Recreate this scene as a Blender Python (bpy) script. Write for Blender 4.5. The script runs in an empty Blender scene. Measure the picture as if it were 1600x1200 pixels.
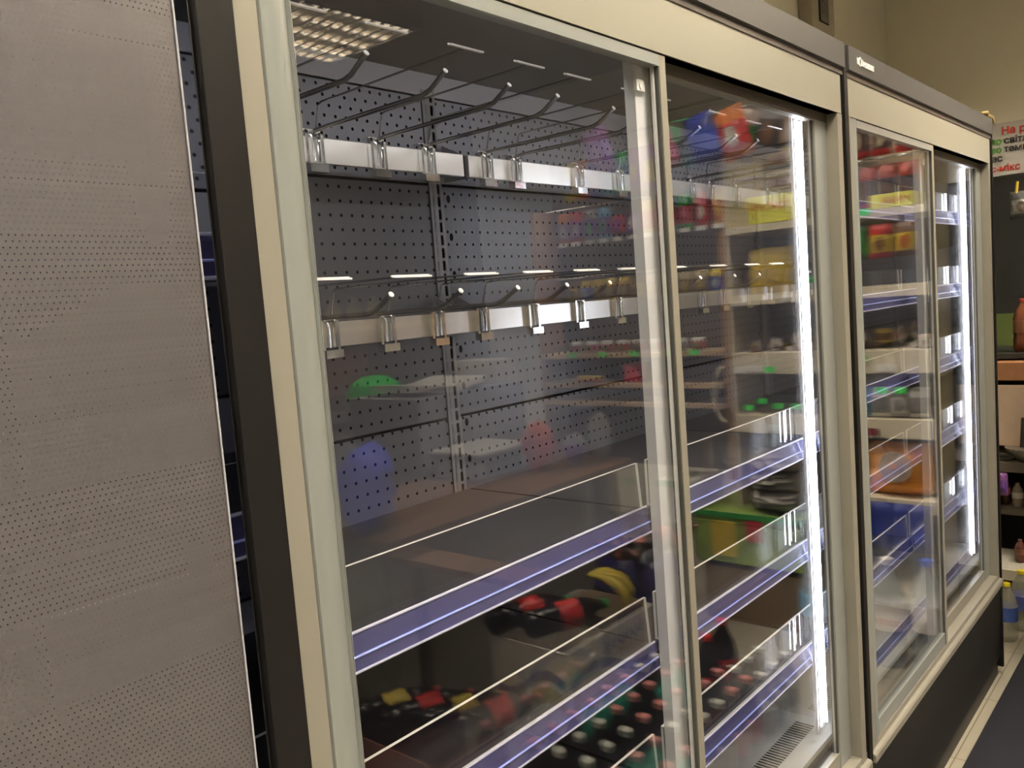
import bpy, bmesh, math, random
from mathutils import Vector, Matrix
random.seed(7)
S = bpy.context.scene
C = S.collection
PI = math.pi

# ------------------------------------------------------------------ camera
def basis(yaw, pitch, roll):
    cy, sy, cp, sp = math.cos(yaw), math.sin(yaw), math.cos(pitch), math.sin(pitch)
    f = Vector((sy*cp, cy*cp, sp)); r = Vector((cy, -sy, 0)); u = r.cross(f)
    cr, sr = math.cos(roll), math.sin(roll)
    return cr*r + sr*u, -sr*r + cr*u, f
CR, CU, CF = basis(math.radians(48.98712), math.radians(-5.392487), math.radians(-4.417985))
cam = bpy.data.objects.new('camera', bpy.data.cameras.new('camera'))
C.objects.link(cam)
cam.matrix_world = Matrix(((CR.x, CU.x, -CF.x, 0), (CR.y, CU.y, -CF.y, -0.66248), (CR.z, CU.z, -CF.z, 1.49316), (0, 0, 0, 1)))
cam.data.sensor_width = 36; cam.data.lens = 36*1319.1886/1600
cam.data.clip_start = 0.02; cam.data.clip_end = 60
S.camera = cam
# ------------------------------------------------------------------ world, exposure
W = bpy.data.worlds.new('world'); S.world = W; W.use_nodes = True
W.node_tree.nodes['Background'].inputs[0].default_value = (0.9, 0.82, 0.68, 1)
W.node_tree.nodes['Background'].inputs[1].default_value = 0.05
S.view_settings.view_transform = 'Standard'; S.view_settings.look = 'None'
S.view_settings.exposure = 0.35; S.view_settings.gamma = 1.0; S.view_settings.use_curve_mapping = False
S.cycles.transparent_max_bounces = 40
S.cycles.max_bounces = 10; S.cycles.glossy_bounces = 6
ROOM_LIGHT = 330.0      # emission of the fluorescent tubes in the ceiling fixtures
LED_V = 34.0           # vertical LED tubes in the cases
LED_H = 11.0            # LED strip under the canopies

# ------------------------------------------------------------------ material helpers
class N:
    def __init__(s, name):
        s.m = bpy.data.materials.new(name); s.m.use_nodes = True
        s.t = s.m.node_tree; s.t.nodes.clear()
        s.out = s.t.nodes.new('ShaderNodeOutputMaterial')
    def n(s, ty, **kw):
        x = s.t.nodes.new(ty)
        for k, v in kw.items(): setattr(x, k, v)
        return x
    def l(s, a, b): s.t.links.new(a, b)
    def val(s, sock, v):
        if hasattr(v, 'is_output'): s.l(v, sock)
        else: sock.default_value = v
    def math(s, op, a, b=0.0, c=None, clamp=False):
        x = s.n('ShaderNodeMath', operation=op, use_clamp=clamp)
        s.val(x.inputs[0], a); s.val(x.inputs[1], b)
        if c is not None: s.val(x.inputs[2], c)
        return x.outputs[0]
    def pos(s, kind='Object'):
        tc = s.n('ShaderNodeTexCoord'); sp = s.n('ShaderNodeSeparateXYZ')
        s.l(tc.outputs[kind], sp.inputs[0]); return sp.outputs[0], sp.outputs[1], sp.outputs[2], tc.outputs[kind]
    def mixc(s, f, a, b):
        x = s.n('ShaderNodeMix', data_type='RGBA'); s.val(x.inputs[0], f); s.val(x.inputs[6], a); s.val(x.inputs[7], b)
        return x.outputs[2]
    def noise(s, scale, vec=None, detail=3, stretch=None):
        x = s.n('ShaderNodeTexNoise'); x.inputs['Scale'].default_value = scale; x.inputs['Detail'].default_value = detail
        if vec is not None:
            if stretch:
                mp = s.n('ShaderNodeMapping'); mp.inputs['Scale'].default_value = stretch; s.l(vec, mp.inputs[0]); vec = mp.outputs[0]
            s.l(vec, x.inputs['Vector'])
        return x.outputs[0]
    def bsdf(s, col, rough=0.5, metal=0.0, **kw):
        b = s.n('ShaderNodeBsdfPrincipled')
        s.val(b.inputs['Base Color'], col); s.val(b.inputs['Roughness'], rough); s.val(b.inputs['Metallic'], metal)
        for k, v in kw.items(): s.val(b.inputs[k], v)
        return b
    def done(s, sh): s.l(sh, s.out.inputs[0]); return s.m
def c4(c): return (c[0], c[1], c[2], 1)
_mc = {}
def mat(name, col, rough=0.5, metal=0.0, var=0.08, scale=30, bump=0.0, spec=.5):
    if name in _mc: return _mc[name]
    s = N(name); x, y, z, v = s.pos()
    f = s.noise(scale, v)
    dark = tuple(c*(1-var) for c in col); lite = tuple(min(1, c*(1+var)) for c in col)
    b = s.bsdf(s.mixc(f, c4(dark), c4(lite)), rough, metal)
    b.inputs['Specular IOR Level'].default_value = spec
    if bump:
        bp = s.n('ShaderNodeBump'); bp.inputs['Strength'].default_value = bump; bp.inputs['Distance'].default_value = .002
        s.l(f, bp.inputs['Height']); s.l(bp.outputs[0], b.inputs['Normal'])
    _mc[name] = s.done(b.outputs[0]); return _mc[name]
def emit(name, col, st):
    s = N(name); e = s.n('ShaderNodeEmission'); e.inputs[0].default_value = c4(col); e.inputs[1].default_value = st
    return s.done(e.outputs[0])
def glass_mat(name, tint=(1, 1, 1), rough=0.0, idx=1.5):
    s = N(name); g = s.n('ShaderNodeNewGeometry')
    ior = s.math('SUBTRACT', idx, s.math('MULTIPLY', g.outputs['Backfacing'], idx-1/idx))
    fr = s.n('ShaderNodeFresnel'); s.l(ior, fr.inputs[0])
    t = s.n('ShaderNodeBsdfTransparent'); t.inputs[0].default_value = c4(tint)
    gl = s.n('ShaderNodeBsdfGlossy'); gl.inputs['Roughness'].default_value = rough
    m = s.n('ShaderNodeMixShader'); s.l(fr.outputs[0], m.inputs[0]); s.l(t.outputs[0], m.inputs[1]); s.l(gl.outputs[0], m.inputs[2])
    return s.done(m.outputs[0])
GLASS = glass_mat('door_glass', (.99, .99, .99), 0, 1.34)
ACRYL = glass_mat('clear_acrylic', (.95, .955, .96), .02)
def edge_mat():
    s = N('acrylic_polished_edge')
    b = s.bsdf((.95, .95, .93, 1), .3); tr = s.n('ShaderNodeBsdfTranslucent'); tr.inputs[0].default_value = (1, 1, 1, 1)
    m = s.n('ShaderNodeMixShader'); m.inputs[0].default_value = .3
    s.l(b.outputs[0], m.inputs[1]); s.l(tr.outputs[0], m.inputs[2]); return s.done(m.outputs[0])
EDGE = edge_mat()
def strip_mat(name, col, clear):
    s = N(name); x, y, z, v = s.pos()
    b = s.bsdf(c4(col), .22); tr = s.n('ShaderNodeBsdfTranslucent'); tr.inputs[0].default_value = c4(col)
    t = s.n('ShaderNodeBsdfTransparent'); t.inputs[0].default_value = (.75, .75, .95, 1)
    m1 = s.n('ShaderNodeMixShader'); m1.inputs[0].default_value = .3; s.l(b.outputs[0], m1.inputs[1]); s.l(tr.outputs[0], m1.inputs[2])
    m2 = s.n('ShaderNodeMixShader'); m2.inputs[0].default_value = clear; s.l(m1.outputs[0], m2.inputs[1]); s.l(t.outputs[0], m2.inputs[2])
    return s.done(m2.outputs[0])
STRIP = strip_mat('price_strip_plastic', (.17, .17, .38), .48)
BEAD = strip_mat('price_strip_bead', (.78, .79, .95), .05)
def steel_mat(name, col=(.93, .91, .87), rough=.36):
    s = N(name); x, y, z, v = s.pos()
    f = s.noise(6, v, 2, (1, 4, 4)); f2 = s.noise(9, v, 2)
    col_ = s.mixc(f2, c4([c*.86 for c in col]), c4(col))
    b = s.bsdf(col_, s.math('MULTIPLY_ADD', f, .06, rough-.03), 1.0); return s.done(b.outputs[0])
GLINT = mat('blue_glint_rib', (.35, .42, .95), .2, 0, .02)  # blue colour stands in for the LED highlight along the price strip
STEEL = steel_mat('brushed_steel')
CHROME = mat('bright_chrome', (.86, .86, .85), .14, 1.0, .02)
WIRE = mat('zinc_wire', (.42, .42, .43), .26, 1.0, .03)
TAG = mat('white_tag_bar', (.95, .95, .95), .25, 0, .01)
MIRROR = mat('mirror_side_wall', (.80, .80, .83), .03, 1.0, .01)
BEIGE = mat('beige_anodised_frame', (.23, .215, .178), .38, .2, .02)
LIDB = mat('beige_fascia_panel', (.20, .19, .152), .45, 0, .015)
STILE = mat('grey_door_stile', (.255, .27, .255), .32, .3, .02)
WHITEP = mat('pale_stile', (.66, .68, .71), .4, .0, .02)
GASK = mat('rubber_gasket', (.05, .05, .045), .5)
OLIVE = mat('olive_gasket', (.16, .155, .12), .5)
BLACK = mat('black_side_trim', (.007, .0062, .0058), .5, 0, .05, spec=.15)
BAND = mat('dark_grey_canopy', (.046, .045, .044), .45, 0, .04, spec=.35)
BASEP = mat('black_base_panel', (.010, .009, .009), .45, 0, .1, spec=.2)
DECK = mat('dark_shelf_steel', (.036, .037, .042), .35, .05, .06)
INNER = mat('case_inner_top', (.075, .07, .068), .5)
GREY = mat('grey_steel', (.30, .30, .335), .4, .1, .04)
DARKV = mat('dark_void', (.012, .012, .014), .8)
PAN = mat('pale_case_floor', (.42, .42, .40), .45, 0, .05)

def peg_mat(name, x0, z0, p, q, stagger=False, r=.0031, big=None, origin=(0, 0, 0)):
    s = N(name); x, y, z, v = s.pos()
    wx = s.math('ADD', x, origin[0]); wz = s.math('ADD', z, origin[2])
    def lat(ox, oz):
        u = s.math('DIVIDE', s.math('SUBTRACT', wx, ox), p); w = s.math('DIVIDE', s.math('SUBTRACT', wz, oz), q)
        u = s.math('MULTIPLY', s.math('SUBTRACT', u, s.math('ROUND', u)), p); w = s.math('MULTIPLY', s.math('SUBTRACT', w, s.math('ROUND', w)), q)
        d = s.math('SQRT', s.math('ADD', s.math('MULTIPLY', u, u), s.math('MULTIPLY', w, w)))
        return s.math('LESS_THAN', d, r)
    h = lat(x0, z0)
    if stagger: h = s.math('MAXIMUM', h, lat(x0+p/2, z0+q/2))
    if big:
        bx, bz, bp = big
        u = s.math('DIVIDE', s.math('SUBTRACT', wx, bx), .0052)
        w = s.math('DIVIDE', s.math('SUBTRACT', wz, bz), bp); w = s.math('MULTIPLY', s.math('SUBTRACT', w, s.math('ROUND', w)), bp/.0078)
        d = s.math('ADD', s.math('MULTIPLY', u, u), s.math('MULTIPLY', w, w))
        h = s.math('MAXIMUM', h, s.math('LESS_THAN', d, 1.0))
    f = s.noise(5, v); k = 1.35 if stagger else .62
    col = s.mixc(f, (.150*k, .153*k, .185*k, 1), (.175*k, .178*k, .212*k, 1))
    b = s.bsdf(s.mixc(h, col, (.006, .006, .007, 1)), s.math('MULTIPLY_ADD', h, .5, .36))
    s.l(s.math('MULTIPLY_ADD', h, -.5, .5), b.inputs['Specular IOR Level'])
    return s.done(b.outputs[0])
def blind_mat(origin):
    s = N('perforated_blind_sheet'); x, y, z, v = s.pos()
    p, q, r = .0044, .0088, .00056
    def lat(ox, oz):
        u = s.math('DIVIDE', s.math('SUBTRACT', x, ox), p); w = s.math('DIVIDE', s.math('SUBTRACT', z, oz), q)
        u = s.math('MULTIPLY', s.math('SUBTRACT', u, s.math('ROUND', u)), p); w = s.math('MULTIPLY', s.math('SUBTRACT', w, s.math('ROUND', w)), q)
        return s.math('LESS_THAN', s.math('SQRT', s.math('ADD', s.math('MULTIPLY', u, u), s.math('MULTIPLY', w, w))), r)
    h = s.math('MAXIMUM', lat(0, 0), lat(p/2, q/2))
    f = s.noise(4, v, 4, (1, 1, 40)); f2 = s.noise(2.2, v)
    b = s.bsdf(s.mixc(f, (.118, .110, .114, 1), (.148, .139, .142, 1)), s.math('MULTIPLY_ADD', f2, .12, .34), .55)
    bp = s.n('ShaderNodeBump'); bp.inputs['Strength'].default_value = .12; bp.inputs['Distance'].default_value = .004
    s.l(s.noise(3, v, 2, (1, 1, 6)), bp.inputs['Height']); s.l(bp.outputs[0], b.inputs['Normal'])
    t = s.n('ShaderNodeBsdfTransparent'); m = s.n('ShaderNodeMixShader'); s.l(h, m.inputs[0]); s.l(b.outputs[0], m.inputs[1]); s.l(t.outputs[0], m.inputs[2])
    return s.done(m.outputs[0])
_pk = {}
def pack_mat(a, b, c, gloss=.28):
    """printed packet: main colour, a band colour and a blotch colour"""
    k = (a, b, c)
    if k in _pk: return _pk[k]
    s = N('printed_packet'); x, y, z, v = s.pos('Generated')
    band = s.math('GREATER_THAN', z, .68)
    foot = s.math('LESS_THAN', z, .16)
    dx = s.math('SUBTRACT', y, .5); dz = s.math('SUBTRACT', z, .42)
    d = s.math('SQRT', s.math('ADD', s.math('MULTIPLY', dx, dx), s.math('MULTIPLY', dz, dz)))
    d = s.math('ADD', d, s.math('MULTIPLY', s.noise(7, v), .12))
    blot = s.math('LESS_THAN', d, .27)
    a, b, c = [tuple(v_*.72 for v_ in q) for q in (a, b, c)]
    col = s.mixc(band, c4(a), c4(b)); col = s.mixc(foot, col, c4(b)); col = s.mixc(blot, col, c4(c))
    o = s.bsdf(col, gloss); bp = s.n('ShaderNodeBump'); bp.inputs['Strength'].default_value = .5; bp.inputs['Distance'].default_value = .01
    s.l(s.noise(9, v), bp.inputs['Height']); s.l(bp.outputs[0], o.inputs['Normal'])
    _pk[k] = s.done(o.outputs[0]); return _pk[k]

# ------------------------------------------------------------------ object helpers
def tag(o, label=None, cat=None, group=None, kind=None):
    if label: o['label'] = label
    if cat: o['category'] = cat
    if group: o['group'] = group
    if kind: o['kind'] = kind
    return o
def thing(name, label, cat, loc=(0, 0, 0), rz=0, group=None):
    o = bpy.data.objects.new(name, None); C.objects.link(o); o.empty_display_size = .05
    o.location = loc; o.rotation_euler = (0, 0, rz); return tag(o, label, cat, group)
def wl(o):
    v = Vector((0, 0, 0))
    while o is not None: v = v + Vector(o.location); o = o.parent
    return v
def obj(name, bm, m, parent=None, world=True, smooth=False, bevel=0):
    """links bm as one mesh object; with world=True its coordinates are world ones and are shifted under an unrotated parent"""
    if bevel: bmesh.ops.bevel(bm, geom=[e for e in bm.edges], offset=bevel, segments=2, affect='EDGES', profile=.6)
    if parent is not None and world: bmesh.ops.translate(bm, verts=bm.verts, vec=-wl(parent))
    bmesh.ops.recalc_face_normals(bm, faces=bm.faces)
    me = bpy.data.meshes.new(name); bm.to_mesh(me); bm.free()
    for mm in (m if isinstance(m, (list, tuple)) else [m]): me.materials.append(mm)
    if smooth:
        for p in me.polygons: p.use_smooth = True
        try: me.set_sharp_from_angle(angle=math.radians(40))
        except Exception: pass
    o = bpy.data.objects.new(name, me); C.objects.link(o)
    if parent is not None: o.parent = parent
    return o
def nb(): return bmesh.new()
def bx(bm, x0, x1, y0, y1, z0, z1, mi=0):
    vs = [bm.verts.new(p) for p in ((x0,y0,z0),(x1,y0,z0),(x1,y1,z0),(x0,y1,z0),(x0,y0,z1),(x1,y0,z1),(x1,y1,z1),(x0,y1,z1))]
    for f in ((0,3,2,1),(4,5,6,7),(0,1,5,4),(1,2,6,5),(2,3,7,6),(3,0,4,7)):
        fc = bm.faces.new([vs[i] for i in f]); fc.material_index = mi
    return vs
def box(name, d, m, parent=None, bevel=0, **kw):
    bm = nb(); bx(bm, *d); return obj(name, bm, m, parent, bevel=bevel, **kw)
def tube(bm, pts, r, n=10, mi=0, cap=True):
    pts = [Vector(p) for p in pts]; rings = []; prev = None
    for i, p in enumerate(pts):
        t = (pts[min(i+1, len(pts)-1)]-pts[max(i-1, 0)]).normalized()
        a = Vector((0, 0, 1)) if abs(t.z) < .9 else Vector((1, 0, 0))
        if prev is not None: u = (prev - t*prev.dot(t)).normalized()
        else: u = t.cross(a).normalized()
        prev = u; w = t.cross(u); rr = r[i] if isinstance(r, (list, tuple)) else r
        rings.append([bm.verts.new(p + u*rr*math.cos(2*PI*k/n) + w*rr*math.sin(2*PI*k/n)) for k in range(n)])
    for a, b in zip(rings, rings[1:]):
        for k in range(n): bm.faces.new((a[k], a[(k+1) % n], b[(k+1) % n], b[k])).material_index = mi
    if cap:
        bm.faces.new(rings[0][::-1]).material_index = mi; bm.faces.new(rings[-1]).material_index = mi
def lathe(bm, prof, cx=0, cy=0, n=20, mi=0):
    rings = [[bm.verts.new((cx+r*math.cos(2*PI*k/n), cy+r*math.sin(2*PI*k/n), z)) for k in range(n)] for r, z in prof]
    for a, b in zip(rings, rings[1:]):
        for k in range(n): bm.faces.new((a[k], a[(k+1) % n], b[(k+1) % n], b[k])).material_index = mi
    bm.faces.new(rings[0][::-1]); bm.faces.new(rings[-1])
def extr(bm, prof, x0, x1, mi=0):
    """prof: list of (y,z); extruded along x"""
    a = [bm.verts.new((x0, y, z)) for y, z in prof]; b = [bm.verts.new((x1, y, z)) for y, z in prof]; n = len(prof)
    for k in range(n): bm.faces.new((a[k], a[(k+1) % n], b[(k+1) % n], b[k])).material_index = mi
    bm.faces.new(a).material_index = mi; bm.faces.new(b[::-1]).material_index = mi
def vprof(bm, prof, z0, z1, mi=0):
    a = [bm.verts.new((x, y, z0)) for x, y in prof]; b = [bm.verts.new((x, y, z1)) for x, y in prof]; n = len(prof)
    for k in range(n): bm.faces.new((a[k], a[(k+1) % n], b[(k+1) % n], b[k])).material_index = mi
    bm.faces.new(a[::-1]).material_index = mi; bm.faces.new(b).material_index = mi
def copy_tree(o, parent=None):
    c = o.copy(); C.objects.link(c)
    if parent is not None: c.parent = parent
    for ch in o.children: copy_tree(ch, c)
    return c
def R(yv): return .02 - yv         # a depth seen mirrored in the door glass -> the real place in the shop

# ------------------------------------------------------------------ the room
def floor_mat():
    s = N('worn_floor_tiles'); x, y, z, v = s.pos()
    br = s.n('ShaderNodeTexBrick'); s.l(v, br.inputs['Vector']); br.offset = 0
    br.inputs['Scale'].default_value = 1; br.inputs['Brick Width'].default_value = .45; br.inputs['Row Height'].default_value = .45
    br.inputs['Mortar Size'].default_value = .0022
    br.inputs['Color1'].default_value = (.36, .33, .265, 1); br.inputs['Color2'].default_value = (.32, .295, .235, 1); br.inputs['Mortar'].default_value = (.12, .10, .07, 1)
    f = s.noise(5, v, 6)
    col = s.mixc(s.math('MULTIPLY', f, .6), br.outputs[0], (.20, .17, .12, 1))
    return s.done(s.bsdf(col, .35).outputs[0])
WALL = mat('beige_wall_paint', (.82, .78, .63), .75, 0, .04, 6)
XW, YB, YO, XL, HC = 4.8, .75, -3.7, -2.6, 2.95
def struct(name, d, m): return tag(box(name, d, m), kind='structure')
struct('floor', (XL, XW, YO, YB, -.05, 0), floor_mat())
struct('ceiling', (XL, XW, YO, YB, HC, HC+.05), mat('ceiling_paint', (.42, .38, .30), .8, 0, .03, 5))
struct('wall_back', (XL, XW, YB, YB+.06, 0, HC), WALL)
struct('wall_far', (XW, XW+.06, YO, YB, 0, HC), WALL)
struct('wall_opposite', (XL, XW, YO-.06, YO, 0, HC), mat('grey_wall_paint', (.26, .26, .27), .75, 0, .04, 6))
struct('wall_left', (XL-.06, XL, YO, YB, 0, HC), WALL)
# square pipe box with a slotted grille, in front of the back wall
t = thing('ventilation_duct', 'beige vertical boxed duct with a slotted grille on the wall above the display cases', 'duct', (3.76, .70, 2.05))
box('duct_box', (3.63, 3.89, .69, .749, 2.05, 2.945), mat('duct_paint', (.40, .36, .28), .6), t, bevel=.004)
bm = nb()
for k in range(36): bx(bm, 3.71, 3.80, .682, .692, 2.585+k*.0095, 2.589+k*.0095)
obj('grille_slats', bm, mat('grille_grey', (.30, .27, .21), .5), t)
box('grille_backing', (3.705, 3.805, .684, .6895, 2.58, 2.935), DARKV, t)

# ------------------------------------------------------------------ ceiling fixtures with louvres
TUBEM = emit('fluorescent_tube', (1.0, .89, .73), ROOM_LIGHT)
ALU = mat('louvre_aluminium', (.22, .20, .17), .2, 1.0, .03)
def fixture(x, y, label):
    t = thing('louvre_ceiling_light', label, 'ceiling light', (x, y, HC-.001), 0, 'ceiling louvre lights')
    w = .345
    bm = nb(); bx(bm, x-w, x+w, y-w, y+w, HC-.02, HC-.001)
    for a in (-1, 1):
        bx(bm, min(x+a*w, x+a*(w-.015)), max(x+a*w, x+a*(w-.015)), y-w, y+w, HC-.08, HC-.02)
        bx(bm, x-w, x+w, min(y+a*w, y+a*(w-.015)), max(y+a*w, y+a*(w-.015)), HC-.08, HC-.02)
    obj('housing', bm, mat('fixture_white', (.8, .78, .7), .4), t)
    for k in range(4):
        bm = nb(); yy = y-.252+k*.168
        tube(bm, [(x-.32, yy, HC-.038), (x+.32, yy, HC-.038)], .013, 10); obj('tube', bm, TUBEM, t, smooth=True)
    bm = nb()
    for k in range(5): 
        yy = y-.32+k*.16
        bx(bm, x-.325, x+.325, yy-.004, yy+.004, HC-.085, HC-.040)
    for k in range(11):
        xx = x-.30+k*.06; 
        a = [(xx-.001, HC-.052), (xx+.001, HC-.052), (xx+.006, HC-.085), (xx-.006, HC-.085)]
        va = [bm.verts.new((px, y-.322, pz)) for px, pz in a]; vb = [bm.verts.new((px, y+.322, pz)) for px, pz in a]
        for i in range(4): bm.faces.new((va[i], va[(i+1) % 4], vb[(i+1) % 4], vb[i]))
        bm.faces.new(va); bm.faces.new(vb[::-1])
    obj('louvre', bm, ALU, t)
    return t
fixture(2.70, -2.73, 'louvred fluorescent ceiling light mirrored in the first glass door')
fixture(-.3, -.95, 'added louvred ceiling light, unseen, above the camera position by the perforated blind')  # added lamp out of view, lights the fascia and the blind
fixture(2.7, -.75, 'added louvred ceiling light, unseen, over the aisle before the second case')  # added, unseen: light for the second fascia and the far wall
fixture(3.85, -.98, 'added louvred ceiling light, unseen, in the far corner by the white sign')  # unseen lamp put in to brighten the walls of this corner
fixture(1.2, -.75, 'added louvred ceiling light, unseen, over the aisle before the first glass-door case')  # added above the view to throw light on the first fascia
fixture(-.5, -2.7, 'added louvred ceiling light, unseen, over the far side of the shop counter')  # unseen extra lamp, added as general room light

# ------------------------------------------------------------------ display cases
ZT, ZBT, ZBB, ZS = 2.0, 1.9335, 1.850, .346
def shelf(par, xa, xb, zs, riser, deck_m=DECK, zstrip=.042, mid=True):
    """shelf deck with a price strip along its front and a clear riser standing on the front edge"""
    s = box('shelf', (xa, xb, .094, .505, zs-.022, zs-.006), deck_m, par)
    bm = nb(); extr(bm, [(.0900, zs), (.0925, zs), (.0925, zs-.006), (.0845, zs-zstrip+.004), (.0815, zs-zstrip+.002), (.0880, zs-.006)], xa+.004, xb-.004)
    obj('price_strip', bm, STRIP, s)
    bm = nb()
    tube(bm, [(xa+.003, .0895, zs+.0005), (xb-.003, .0895, zs+.0005)], .0020, 8)
    tube(bm, [(xa+.003, .0825, zs-zstrip), (xb-.003, .0825, zs-zstrip)], .0020, 8)
    obj('strip_edge', bm, BEAD, s, smooth=True)
    bm = nb(); tube(bm, [(xa+.003, .0838, zs-zstrip*.60), (xb-.003, .0838, zs-zstrip*.60)], .0016, 6); obj('strip_glint_rib', bm, GLINT, s, smooth=True)  # thin bead coloured as the LED's highlight line on the strip
    if riser:
        bm = nb(); y0, y1 = .0955, .1005; za, zb = zs-.004, zs+riser
        xs = [xa+.010, xb-.004, xb-.012, xa+.010]; zz = [za, za, zb, zb]
        fa = [bm.verts.new((x, y0, z)) for x, z in zip(xs, zz)]; fb = [bm.verts.new((x, y1, z)) for x, z in zip(xs, zz)]
        bm.faces.new(fa); bm.faces.new(fb[::-1])
        for k in range(4): bm.faces.new((fa[k], fa[(k+1) % 4], fb[(k+1) % 4], fb[k])).material_index = 1
        obj('clear_riser', bm, [ACRYL, EDGE], s)
    # two tapering brackets that hook into the uprights
    for x0 in (xa+.004, xb-.007):
        bm = nb(); extr(bm, [(.14, zs-.022), (.515, zs-.022), (.515, zs-.085), (.49, zs-.085)], x0, x0+.003); obj('shelf_bracket', bm, GREY, s)
    return s
def gridx(bm, xs, y0, y1, z0, z1):
    for a, b in zip(xs, xs[1:]): bx(bm, a, b, y0, y1, z0, z1)
def sliding_door(par, xa, xb, y0, front, left_w, right_w):
    y1 = y0+.018; zb, zt = .385, 1.848
    lst = STILE if front else WHITEP
    d = box('sliding_door', (xa+left_w, xb-right_w, y0, y1, zt-.017, zt), BEIGE if not front else STILE, par)
    box('bottom_rail', (xa+left_w, xb-right_w, y0+.002, y1-.002, zb, zb+.036), BEIGE if not front else STILE, d)
    # left stile: rounded pull profile on the front door, flat pale profile on the rear one
    bm = nb()
    if front:
        w = left_w
        pr = [(xa, y1), (xa, y0+.004), (xa+.002, y0)]
        pr += [(xa+.003+(w-.008)*k/8, y0-.004*math.sin(PI*k/8)) for k in range(0, 9)]
        pr += [(xa+w-.003, y0+.003), (xa+w-.001, y0-.001), (xa+w, y0), (xa+w, y1)]
        vprof(bm, pr, zb, zt)
    else: bx(bm, xa, xa+left_w, y0, y1, zb, zt)
    obj('door_stile', bm, lst, d, smooth=front)
    bm = nb(); bx(bm, xb-right_w, xb, y0, y1, zb, zt); obj('door_stile', bm, BEIGE if front else STILE, d, bevel=.0008)
    bm = nb()
    if front:
        bx(bm, xb-right_w-.0025, xb-right_w, y0+.001, y0+.006, zb, zt-.017)
        bx(bm, xb-right_w-.0025, xb-right_w, y0+.0125, y0+.0175, zb, zt-.017)
    bx(bm, xa+left_w, xa+left_w+.003, y0+.003, y0+.015, zb, zt)
    bx(bm, xb-right_w-.006, xb-right_w, y0+.004, y0+.0145, zb+.036, zt-.017) if not front else None
    obj('gasket', bm, GASK, d)
    bm = nb(); bx(bm, xa+left_w-.004, xb-right_w+.001, y0+.0045, y0+.0075, zb+.032, zt-.013); obj('glass', bm, GLASS, d)
    bm = nb(); bx(bm, xa+left_w-.004, xb-right_w+.001, y0+.0120, y0+.0150, zb+.032, zt-.013); obj('inner_glass', bm, GLASS, d)
    bm = nb(); bx(bm, xb-right_w-.0085, xb-right_w-.0030, y0+.0078, y0+.0117, zb+.034, zt-.017); bx(bm, xa+left_w+.0035, xa+left_w+.007, y0+.0078, y0+.0117, zb+.034, zt-.017); obj('pane_spacer', bm, mat('aluminium_spacer', (.7, .71, .7), .3, .5), d)
    return d
def led(par, x, y, z0, z1):
    bm = nb(); tube(bm, [(x+.006, y, z0), (x+.006, y, z1)], .0042, 12)
    obj('light_tube', bm, LEDM, par, smooth=True)
    bm = nb(); tube(bm, [(x-.022, y, z0), (x-.022, y, z1)], .0016, 10)
    obj('light_tube', bm, LEDM, par, smooth=True)
    bm = nb(); bx(bm, x-.025, x-.019, y+.006, y+.012, z0-.02, z1+.02); bx(bm, x+.000, x+.012, y+.006, y+.012, z0-.02, z1+.02); obj('light_holder', bm, mat('led_holder', (.45, .45, .47), .4), par)
LEDM = emit('white_led_tube', (.86, .90, 1.0), LED_V)
LEDH = emit('canopy_led_strip', (1.0, .97, .95), LED_H)

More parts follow.
